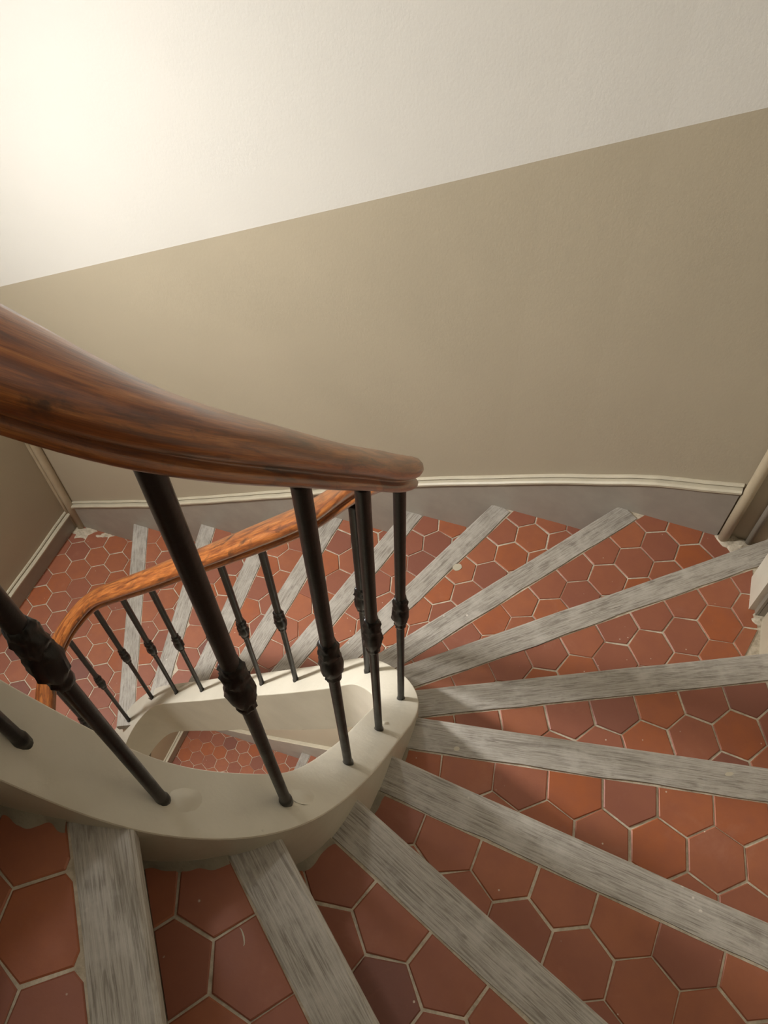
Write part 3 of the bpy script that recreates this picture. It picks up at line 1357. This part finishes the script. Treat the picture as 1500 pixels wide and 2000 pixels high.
def lamp_thing(name, c, r, strength, mount_dir, dist, label, colr, tagname):
    root = empty(name, c, label, 'lamp')
    v_, f_, m_ = globe(c, r, strength, colr=colr, name=tagname)
    mesh('fill_globe', v_, f_, m_, root, smooth=True, origin=c)
    d = Vector(mount_dir).normalized()
    s = d.orthogonal().normalized()
    t = d.cross(s)
    vs_, fs = [], []
    for (rad, l) in ((r * .45, r * .85), (r * .45, r + .01), (r * .7, dist - .012), (r * .7, dist)):
        for j in range(18):
            b = 2 * math.pi * j / 18
            vs_.append(tuple(Vector(c) + d * l + (s * math.cos(b) + t * math.sin(b)) * rad))
    for i in range(3):
        for j in range(18):
            a, b = i * 18 + j, i * 18 + (j + 1) % 18
            fs.append((a, b, b + 18, a + 18))
    fs.append(tuple(range(17, -1, -1)))
    fs.append(tuple(range(54, 72)))
    fix_normals(mesh('fill_mount', vs_, fs, M_BRASS, root, origin=c))
    return root


def flush_lamp(c, r, power, nrm, label, colr, tagname, depth=.05):
    """round flush wall lamp: opaque rim on the wall and a lit opal disc facing the room"""
    root = empty('wall_lamp', c, label, 'lamp')
    d = Vector(nrm).normalized()
    s_ = d.orthogonal().normalized()
    t_ = d.cross(s_)
    def ring(rad, l):
        return [tuple(Vector(c) + d * l + (s_ * math.cos(2 * math.pi * j / 28) + t_ * math.sin(2 * math.pi * j / 28)) * rad) for j in range(28)]
    vs_ = ring(r * 1.16, -depth) + ring(r * 1.16, .004) + ring(r * 1.0, .004) + ring(r * 1.0, -.008)
    fs = []
    for i_ in range(3):
        for j in range(28):
            a, b = i_ * 28 + j, i_ * 28 + (j + 1) % 28
            fs.append((a, b, b + 28, a + 28))
    fs.append(tuple(range(27, -1, -1)))
    fs.append(tuple(range(84, 112)))
    fix_normals(mesh('lamp_rim', vs_, fs, M_BRASS, root, origin=c))
    # short bracket from the rim back to the wall
    w0 = Vector(c) - d * .04
    w1 = Vector(c) + Vector((-.921, .388, 0)) * .128
    ax = (w1 - w0).normalized()
    u_ = ax.orthogonal().normalized()
    q_ = ax.cross(u_)
    bv = [tuple(e + (u_ * math.cos(math.pi * j / 6) + q_ * math.sin(math.pi * j / 6)) * rr) for e, rr in ((w0, .02), (w1 - ax * .02, .02), (w1 - ax * .019, .05), (w1, .05)) for j in range(12)]
    bf = [(i_ * 12 + j, i_ * 12 + (j + 1) % 12, i_ * 12 + 12 + (j + 1) % 12, i_ * 12 + 12 + j) for i_ in range(3) for j in range(12)]
    bf += [tuple(range(11, -1, -1)), tuple(range(36, 48))]
    fix_normals(mesh('bracket', bv, bf, M_BRASS, root, origin=c))
    vs_ = ring(r * .99, -.007)
    ND = 6
    for i_ in range(ND):
        a = math.pi / 2 * i_ / ND
        vs_ += ring(r * .99 * math.cos(a), DOME * math.sin(a))
    fs = [tuple(range(27, -1, -1))]
    for i_ in range(ND):
        for j in range(28):
            a, b = i_ * 28 + j, i_ * 28 + (j + 1) % 28
            fs.append((a, b, b + 28, a + 28))
    fs.append(tuple(range(ND * 28, ND * 28 + 28)))
    g = mesh('lamp_diffuser', vs_, fs, mat_emit('lamp_glass_' + tagname, colr, power / (math.pi * math.pi * r * r)), root, origin=c)
    fix_normals(g)


sph = lambda p, r: p / (4 * math.pi * math.pi * r * r)
lw = cA + Vector((-.388, -.921)) * WALL_LAMP_S + Vector((.921, -.388)) * .13
flush_lamp((lw.x, lw.y, ZC + WALL_LAMP_Z), .13, WALL_LAMP_POWER, LAMP_AIM, 'round tilted opal lamp on the left wall above the landing', LAMP_COLOUR, 'wall')
flush_lamp((lw.x, lw.y, ZC - 4.45), .13, LOWER_LAMP_POWER, LAMP_AIM, 'round tilted opal lamp on the left wall a floor below', LAMP_COLOUR, 'lower')
pc = (*FILL_XY, ZC + FILL_Z)  # globe added out of view as fill light, not a known lamp here
fill_root = lamp_thing('fill_lamp', pc, .13, sph(FILL_POWER, .13) * math.pi, (0, 0, 1), .19,
                  'added unseen round opal glass pendant lamp hanging from the ceiling above the landing', LAMP_COLOUR, 'fill')
tube('fill_cord', (pc[0], pc[1]), pc[2] + .18, ZTOP, .004, M_CONDUIT, None, None, seg=8, parent=fill_root)
